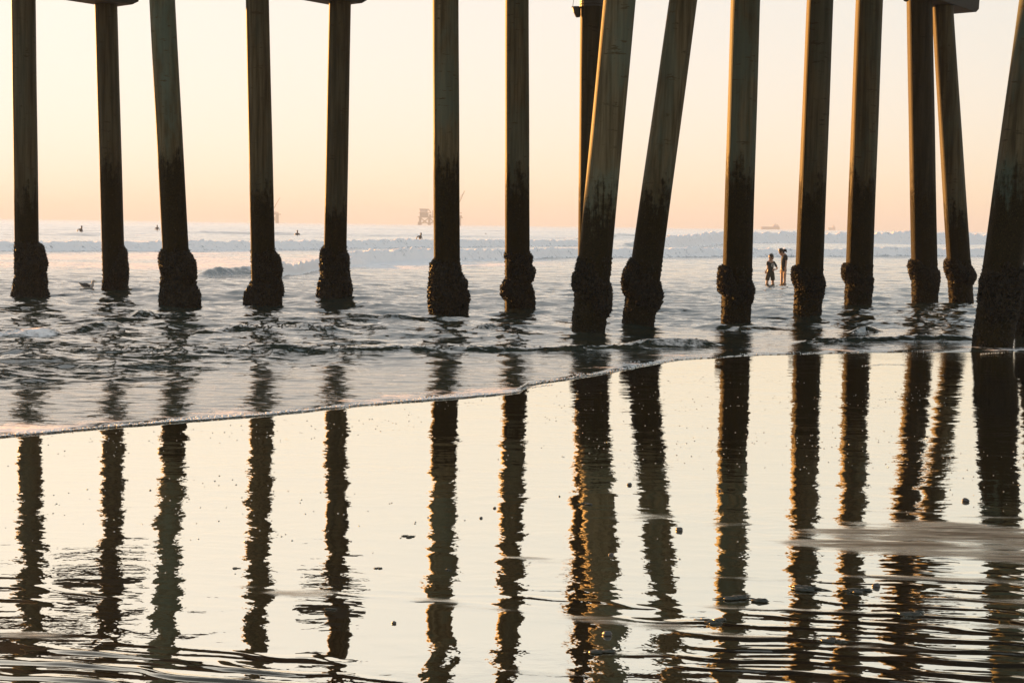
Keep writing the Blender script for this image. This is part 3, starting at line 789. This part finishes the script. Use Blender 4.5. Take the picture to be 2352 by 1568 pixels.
skin_make('shorts', [[(0,0,W+.47,.108,.088),(0,0,W+.36,.118,.098)],[(0,0,W+.36,.118,.098),(-.068,0,W+.26,.082,.084),(-.092,0,W+.16,.078,.08),(-.106,0,W+.075,.076,.08)],
   [(0,0,W+.36,.118,.098),(.068,0,W+.26,.082,.084),(.080,0,W+.16,.078,.08),(.088,0,W+.075,.076,.08)]], cloth_short, boy)
m = MB()
cx, cz, yy_ = .062, W+.60, -.093
ringp = [(cx+.058*math.cos(a), yy_ + .022*(math.cos(a)*.058+cx > .09), cz+.058*math.sin(a)) for a in np.linspace(0, 2*math.pi, 19)]
m.tube(ringp, .0065, 5, False)
m.tube([(cx-.04, yy_, cz+.012), (cx-.01, yy_-.002, cz+.03), (cx+.03, yy_, cz+.022)], .007, 5)
m.tube([(cx-.045, yy_, cz-.012), (cx+.045, yy_, cz-.008)], .006, 5)
m.tube([(cx-.03, yy_, cz-.032), (cx+.03, yy_, cz-.03)], .005, 5)
m.build('shirt_print', white_p, boy)

# --- the girl, in profile looking down to the left
g = ground(1799, 649); zw = sea_z(g.x, g.y)
W = .33
girl = empty('person', (g.x, g.y, zw - W), 'taller girl with hair in a bun looking down, dark tee and denim shorts', 'person')
body = [[(.01,0,W+.46,.085,.09),(.0,0,W+.58,.075,.085),(-.005,0,W+.72,.08,.09),(.02,0,W+.90,.06,.075),(.0,0,W+.985,.034,.034)],
        [(.01,0,W+.46,.085,.09),(.03,-.05,W+.38,.07,.068),(.035,-.055,W+.10,.05,.05),(.045,-.06,W-.12,.042,.042),(.045,-.06,.06,.027,.03),(.0,-.06,.03,.03,.025)],
        [(.01,0,W+.46,.085,.09),(-.03,.06,W+.38,.068,.066),(-.045,.06,W+.10,.046,.046),(-.04,.06,W-.12,.038,.038),(-.03,.06,.06,.027,.03),(-.08,.06,.03,.03,.025)],
        [(.02,0,W+.90,.06,.075),(.055,-.10,W+.86,.038,.036),(.06,-.125,W+.66,.030,.030),(.045,-.125,W+.46,.024,.023),(.035,-.125,W+.40,.019,.017)],
        [(.02,0,W+.90,.06,.075),(-.0,.11,W+.86,.038,.036),(-.03,.125,W+.66,.030,.030),(-.06,.125,W+.46,.024,.023),(-.065,.12,W+.40,.019,.017)]]
body += hand((.035,-.125,W+.40), (-.1,0,-1), 1)
body += hand((-.065,.12,W+.40), (-.1,0,-1), 1)
skin_make('body', body, skin_m, girl)
hc = (-.095, 0, W+1.02)
M = head(girl, hc, 0, R(-34), .98)
m = MB(); hcV = Vector(hc)
m.ell(hcV + M @ Vector((.012, 0, .022)), (.094, .080, .100), M, 20, 14, hairfn)
m.ell(hcV + M @ Vector((.045, 0, -.02)), (.060, .068, .070), M, 16, 10, hairfn)
m.ell(hcV + Vector((.125, 0, .045)), (.062, .055, .052), None, 14, 10, hairfn)
m.tube([hcV + Vector((.16, 0, .02)), hcV + Vector((.185, 0, -.005)), hcV + Vector((.18, 0, -.03))], [.03, .018, .006], 7)
m.build('hair', hair_m, girl, True)
skin_make('shirt', [[(.01,0,W+.39,.104,.106),(.01,0,W+.44,.105,.108),(.0,0,W+.56,.098,.10),(-.005,0,W+.72,.102,.108),(.02,0,W+.86,.096,.10),(.01,0,W+.935,.05,.05)],
   [(.02,0,W+.86,.096,.10),(.055,-.10,W+.86,.056,.052),(.062,-.125,W+.72,.052,.05)],
   [(.02,0,W+.86,.096,.10),(.0,.11,W+.86,.056,.052),(-.025,.125,W+.72,.052,.05)]], cloth_dark, girl)
skin_make('shorts', [[(.012,0,W+.47,.100,.104),(.012,0,W+.42,.106,.108)],[(.012,0,W+.42,.106,.108),(.03,-.052,W+.37,.088,.086),(.035,-.055,W+.33,.084,.082)],
   [(.012,0,W+.42,.106,.108),(-.03,.06,W+.37,.084,.082),(-.04,.06,W+.33,.080,.078)]], denim, girl)

# ------------------------------------------------------------------ surfers far out
def surfer(px, py, Y, s, label, pose):
    p = at_y(px, py, Y)
    z0 = sea_z(p.x, p.y) - .12
    o = empty('person', (p.x, p.y, z0), label, 'person', 'surfers waiting beyond the breakers')
    lean = .1 if pose == 'lean' else 0
    b = [[(0,0,-.1,.17,.14),(lean,0,.18,.15,.12),(lean*1.6,0,.42,.18,.12),(lean*1.9,0,.55,.07,.07),(lean*2,0,.62,.08,.09),(lean*2,0,.74,.095,.105),(lean*2,0,.84,.06,.07)],
         [(lean*1.6,0,.42,.18,.12),(-.24,0,.44,.065),(-.32,-.05,.2,.055),(-.36,-.15,.0,.045)],
         [(lean*1.6,0,.42,.18,.12),(.24,0,.44,.065),(.32,-.05,.2,.055),(.36,-.15,.0,.045)],
         [(0,0,-.1,.17,.14),(-.25,.02,-.12,.09),(-.3,.0,-.5,.06)],[(0,0,-.1,.17,.14),(.25,.02,-.12,.09),(.3,.0,-.5,.06)]]
    if pose == 'prone':
        b = [[(-.55,0,.0,.14,.11),(-.1,0,.05,.16,.12),(.25,0,.22,.18,.13),(.33,0,.33,.07,.07),(.36,0,.42,.085,.09),(.38,0,.52,.09,.10),(.38,0,.6,.06,.06)],
             [(.25,0,.22,.18,.13),(.34,-.2,.2,.07),(.42,-.28,.0,.055)],[(.25,0,.22,.18,.13),(.34,.2,.2,.07),(.42,.28,.0,.055)],
             [(-.55,0,.0,.14,.11),(-1.0,-.08,.05,.08),(-1.35,-.08,.16,.06)],[(-.55,0,.0,.14,.11),(-1.0,.08,.0,.08),(-1.4,.08,.0,.06)]]
    skin_make('body', b, wetsuit, o, 1)
    m = MB(); m.ell((b[0][-2][0]-.01, .02, b[0][-2][2]+.04), (.10, .11, .10), None, 10, 8); m.build('hair', hair_m, o, True)
    sb = empty('surfboard', (p.x, p.y, z0-.22), 'pale surfboard under the ' + label.split(',')[0], 'surfboard', 'surfboards beneath the surfers')
    m = MB(); vs_ = []; fs_ = []
    ang_ = .15 if pose == 'prone' else 1.2
    M2 = Matrix.Rotation(ang_, 3, 'Z')
    m.ell((0,0,0), (1.15, .27, .05), M2, 16, 8); m.tube([M2 @ Vector((-.95,0,-.04)), M2 @ Vector((-1.05,0,-.18))], [.05, .02], 6)
    m.build('board', board_m, sb, True)
surfer(361, 522, 215, 1, 'surfer sitting upright nearest the horizon, left of the teal stained pile', 'sit')
surfer(184, 543, 170, 1, 'surfer low in the water between the two leftmost piles', 'lean')
surfer(683, 548, 175, 1, 'surfer sitting between the crane and the pile under a short beam', 'sit')
surfer(963, 549, 165, 1, 'surfer hunched in the water below the oil platform', 'lean')
surfer(1116, 545, 240, 1, 'tiny distant surfer between the two piles right of the oil platform', 'sit')

# ------------------------------------------------------------------ gull
g = ground(203, 667); zw = sea_z(g.x, g.y)
gw = simple('gull_white', (.62, .58, .54), .7, .1, 20); gg = simple('gull_grey', (.075, .07, .068), .7, .2, 20); gb = simple('gull_bill', (.5, .33, .08), .5)
gull = empty('seagull', (g.x, g.y, zw), 'seagull with white head and dark wings floating beside the second pile', 'bird')
m = MB()
m.tube([(-.21,0,.095),(-.16,0,.075),(-.09,0,.055),(0,0,.045),(.07,0,.06),(.10,0,.09),(.108,0,.13),(.112,0,.165),(.125,0,.188),(.145,0,.193),(.165,0,.188)],
       [.012,.035,.062,.078,.066,.046,.034,.031,.034,.032,.014], 14); m.build('body', gw, gull, True)
for sy in (-1, 1):
    m = MB(); M2 = Matrix.Rotation(R(14), 3, 'Y')
    m.ell((-.05, sy*.062, .085), (.125, .024, .048), M2, 14, 8); m.tube([(-.13,sy*.055,.10),(-.20,sy*.03,.125),(-.255,sy*.012,.145)], [.028,.018,.004], 8)
    m.build('wing', gg, gull, True)
m = MB(); m.tube([(.172,0,.188),(.20,0,.184),(.215,0,.176)], [.011,.009,.003], 8); m.build('bill', gb, gull, True)
for sy in (-1, 1):
    m = MB(); m.ell((.15, sy*.028, .198), (.005,.004,.005), None, 8, 6); m.build('eye', eye_m, gull, True)

# ------------------------------------------------------------------ oil platforms and ships on the horizon
steel = simple('rig_steel', (.11, .085, .07), .8, .3, .1)
panel = simple('rig_panel', (.34, .30, .30), .8, .1, .1)
def rig(name, pxl, pxr, Y, label, big):
    k = Y/F
    c = at_y((pxl+pxr)/2, 520, Y); c.z = 0
    o = empty(name, c, label, 'oil platform')
    def X_(px): return (px - (pxl+pxr)/2)*k
    if big:
        z0 = 17*k; top = 38.5*k
        for px in (965, 986, 1004, 1032, 1056):
            for yy2 in (-12, 12):
                m = MB(); m.tube([(X_(px),yy2,-3),(X_(px),yy2,z0)], 1.5, 8); m.build('leg', steel, o)
        for pa, pb in ((965,986),(986,1004),(1004,1032),(1032,1056)):
            for yy2 in (-12, 12):
                for za, zb2, q in ((1,z0,.7),(z0,1,.7),(4,4,.6)):
                    m = MB(); m.tube([(X_(pa),yy2,za),(X_(pb),yy2,zb2)], q, 6); m.build('brace', steel, o)
        m = MB(); m.box((X_(961),-16,z0), (X_(1062),16,z0+2)); m.build('lower_deck', steel, o)
        for xa, xb, yq, zt in ((965,983,14,8.2),(986,990,13,6),(1005,1050,13,9),(1056,1060,8,5)):
            m = MB(); m.box((X_(xa),-yq,z0+2), (X_(xb),yq,z0+zt)); m.build('equipment', steel, o)
        m = MB(); m.box((X_(963),-15,z0+8.2), (X_(988),15,z0+9.4)); m.box((X_(1000),-15,z0+9),(X_(1060),15,z0+10.2)); m.build('middle_deck', steel, o)
        m = MB(); m.box((X_(965.5),-14,z0+9.4), (X_(981),14,top-3)); m.build('cabin_block', panel, o)
        m = MB(); m.box((X_(964),-15,top-3), (X_(984),15,top-1.2)); m.tube([(X_(984),-4,top-1.5),(X_(990),-4,z0+9)], .9, 6); m.tube([(X_(994),-4,z0+2),(X_(994),-4,z0+14)],.8,6); m.build('helideck', steel, o)
        m = MB(); m.box((X_(1044),-4,z0+10.2),(X_(1051),4,z0+18)); m.tube([(X_(1048),-4,z0+18),(X_(1066.5),-4,79*k)], [1.1,.8], 6); m.tube([(X_(1046),-4,z0+26),(X_(1066.5),-4,79*k)], .3, 5); m.tube([(X_(1046),-4,z0+18),(X_(1046),-4,z0+26)], .8, 5)
        m.build('crane', steel, o)
        m = MB(); m.box((X_(961),-15,-2),(X_(966),-9,6)); m.build('boat_landing', steel, o)
    else:
        z0 = 19*k
        for px in (592, 608, 624, 637):
            for yy2 in (-8, 8):
                m = MB(); m.tube([(X_(px),yy2,-3),(X_(px),yy2,z0)], 1.6, 8); m.build('leg', steel, o)
        for yy2 in (-8,8):
            for pa, pb in ((592,608),(608,624),(624,637)):
                for za, zb2 in ((0,z0),(z0,0)):
                    m = MB(); m.tube([(X_(pa),yy2,za),(X_(pb),yy2,zb2)], .7, 6); m.build('brace', steel, o)
        m = MB(); m.box((X_(588),-12,z0),(X_(643),12,z0+2)); m.build('lower_deck', steel, o)
        m = MB(); m.box((X_(594),-10,z0+2),(X_(638),10,z0+6)); m.build('equipment', panel, o)
        m = MB(); m.tube([(X_(628),0,z0+6),(X_(628),0,z0+12)],1.2,6); m.tube([(X_(628),0,z0+12),(X_(643),0,58*k)],[1.1,.7],6); m.build('crane', steel, o)
rig('oil_platform', 960, 1065, 2700, 'hazy offshore oil platform with pale cabin block on the horizon', True)
rig('oil_platform', 588, 643, 3000, 'fainter oil platform with slanting crane boom behind a pile at left', False)
hull_m = simple('ship_hull', (.10, .08, .075), .7, .2, .05)
def ship(pxl, pxr, Y, label, sc, flip=1):
    k = Y/F; c = at_y((pxl+pxr)/2, 520, Y); c.z = 0
    o = empty('cargo_ship', c, label, 'ship')
    hl = (pxr-pxl)/2*k
    m = MB(); H = 7.0*k*sc
    prof_ = [(-hl, 0.0), (-hl*.9, .75), (-hl*.5, 1), (hl*.8, 1), (hl, .7)]
    vs_ = []; fs_ = []; bw = 9
    for x_, wd in prof_:
        wd = max(wd, .06); vs_ += [(x_*.97, -bw*wd*.7, -2), (x_*.97, bw*wd*.7, -2), (x_, bw*wd, H), (x_, -bw*wd, H)]
    for i in range(len(prof_)-1):
        for a in range(4):
            b = (a+1) % 4; fs_.append((i*4+a, (i+1)*4+a, (i+1)*4+b, i*4+b))
    fs_ += [(0,1,2,3), tuple(4*(len(prof_)-1)+q for q in (3,2,1,0))]
    m.add(vs_, fs_); m.build('hull', hull_m, o)
    m = MB(); m.box((hl*.30,-7,H),(hl*.88,7,H+3.6*k*sc)); m.box((hl*.38,-6,H+3.6*k*sc),(hl*.72,6,H+5.6*k*sc)); m.build('bridge_house', panel, o)
    m = MB(); m.tube([(hl*.55,0,H+5.6*k*sc),(hl*.55,0,H+9*k*sc)], .5*k*sc, 6); m.tube([(hl*.45,0,H+7.4*k*sc),(hl*.65,0,H+7.4*k*sc)], .3*k*sc, 6); m.build('mast', hull_m, o)
    m = MB(); m.tube([(hl*.8,0,H+3.6*k*sc),(hl*.8,0,H+6*k*sc)], 1.0*k*sc, 8); m.build('funnel', hull_m, o)
ship(1748, 1790, 3600, 'faint cargo ship on the horizon above the wading children', .9)
ship(1902, 1918, 4200, 'barely visible small ship on the horizon, right of the cargo ship', .8)

# ------------------------------------------------------------------ pebbles, weed and dark shapes for sand ridge shadows
peb_shade_m = simple('pebble_and_shade', (.045, .042, .04), .35, .4, 60); weed_shadow_m = simple('wet_kelp_and_shadow', (.022, .022, .012), .3, .4, 60)
PEB_AND_SHADE = [(1446,1114,9,'round dark pebble alone between two leaning reflections'),(1136,1167,6,'small pebble left of a pile reflection at centre'),(1285,1140,4,'tiny pebble high on the bare mirror sand at centre'),
       (1560,1218,13,'largest dark pebble, beside the sand bar at centre right'),(345,1126,4,'tiny pebble on the left mirror sand'),(1105,1190,6,'small flat pebble with a thin trail at centre'),
       (905,1431,9,'pebble in a puddle lower left of centre'),(2218,1151,12,'shaded sand edge above the sand bar at right, modelled as a dark pebble'),(2013,1347,14,'shaded ripple edge at right, modelled as a dark stone'),  # last two here are shaded sand edges shaped as dark stones
       (1404,1275,9,'pebble within the broad leaning reflection'),(1652,1128,6,'small pebble left of a right hand reflection'),(1395,1458,16,'wet stone among the front ripples at centre')]
for px, py, r_, lb in PEB_AND_SHADE:
    g = ground(px, py); q = r_*g.y/F*.62
    m = MB(); sx = random.random()*9
    m.ell((0,0,q*.3), (q*1.2, q, q*.72), Matrix.Rotation(random.random()*3,3,'Z'), 12, 8, lambda d: 1 + .13*math.sin(d.x*3+sx)*math.cos(d.y*4+sx) + .06*math.sin(d.z*7+sx*2))
    o = m.build('pebble', peb_shade_m, None, True); o.location = (g.x, g.y, .0); tag(o, lb, 'pebble', 'pebbles on the wet sand')
WEED_AND_SHADOWS = [(937,1232,12,'dark kelp scrap on clear mirror sand left of centre'),(1345,1157,14,'kelp scrap touching the left edge of the broad leaning reflection'),(870,1305,10,'small weed scrap below the pile with a short beam'),
        (1030,1309,8,'thin weed scrap between the two centre left reflections'),(1914,1474,30,'largest weed clump at the lower right'),(1854,1352,34,'sand ridge shadow in the right ripples, modelled as a flat dark mat'),(1690,1374,34,'brown sand edge and its shadow left of the right ripples, modelled as a mat'),
        (1971,1358,28,'ripple edge shadow modelled as a mat, just right of the flat dark one'),(1380,1498,28,'weed clump low at the centre'),(540,1305,9,'small weed scrap between left reflections'),(760,1398,12,'long thin weed strand at lower left'),(2100,1412,36,'ripple edge shadow at lower right, modelled as a ragged strip'),
        (1640,1428,30,'sand ridge shadow at lower centre right, modelled as a black strip')]  # right-hand mats and strips are sand ridge shadows built as dark shapes
for px, py, r_, lb in WEED_AND_SHADOWS:
    g = ground(px, py); q = r_*g.y/F
    m = MB()
    for _ in range(4):
        sx = random.random()*9
        m.ell((random.gauss(0,.5)*q, random.gauss(0,.35)*q, q*.07), (q*random.uniform(.3,.65), q*random.uniform(.2,.4), q*.13), Matrix.Rotation(random.uniform(-.5,.5),3,'Z'), 14, 6, lambda d: 1 + .3*math.sin(d.x*5+sx)*math.cos(d.y*6+sx))
    for _ in range(4):
        a = random.choice((0, math.pi)) + random.gauss(0,.35); L = q*random.uniform(.8,1.7)
        m.tube([(0,0,q*.07),(L*.4*math.cos(a),L*.4*math.sin(a)+q*.1,q*.08),(L*.75*math.cos(a+.15),L*.75*math.sin(a+.15),q*.05),(L*math.cos(a+.1),L*math.sin(a+.1),.002)], [q*.07,q*.06,q*.05,q*.015], 6)
    o = m.build('kelp_or_shadow_scrap', weed_shadow_m, None, True); o.location = (g.x, g.y, .001); tag(o, lb, 'seaweed', 'scraps of kelp on the wet sand')
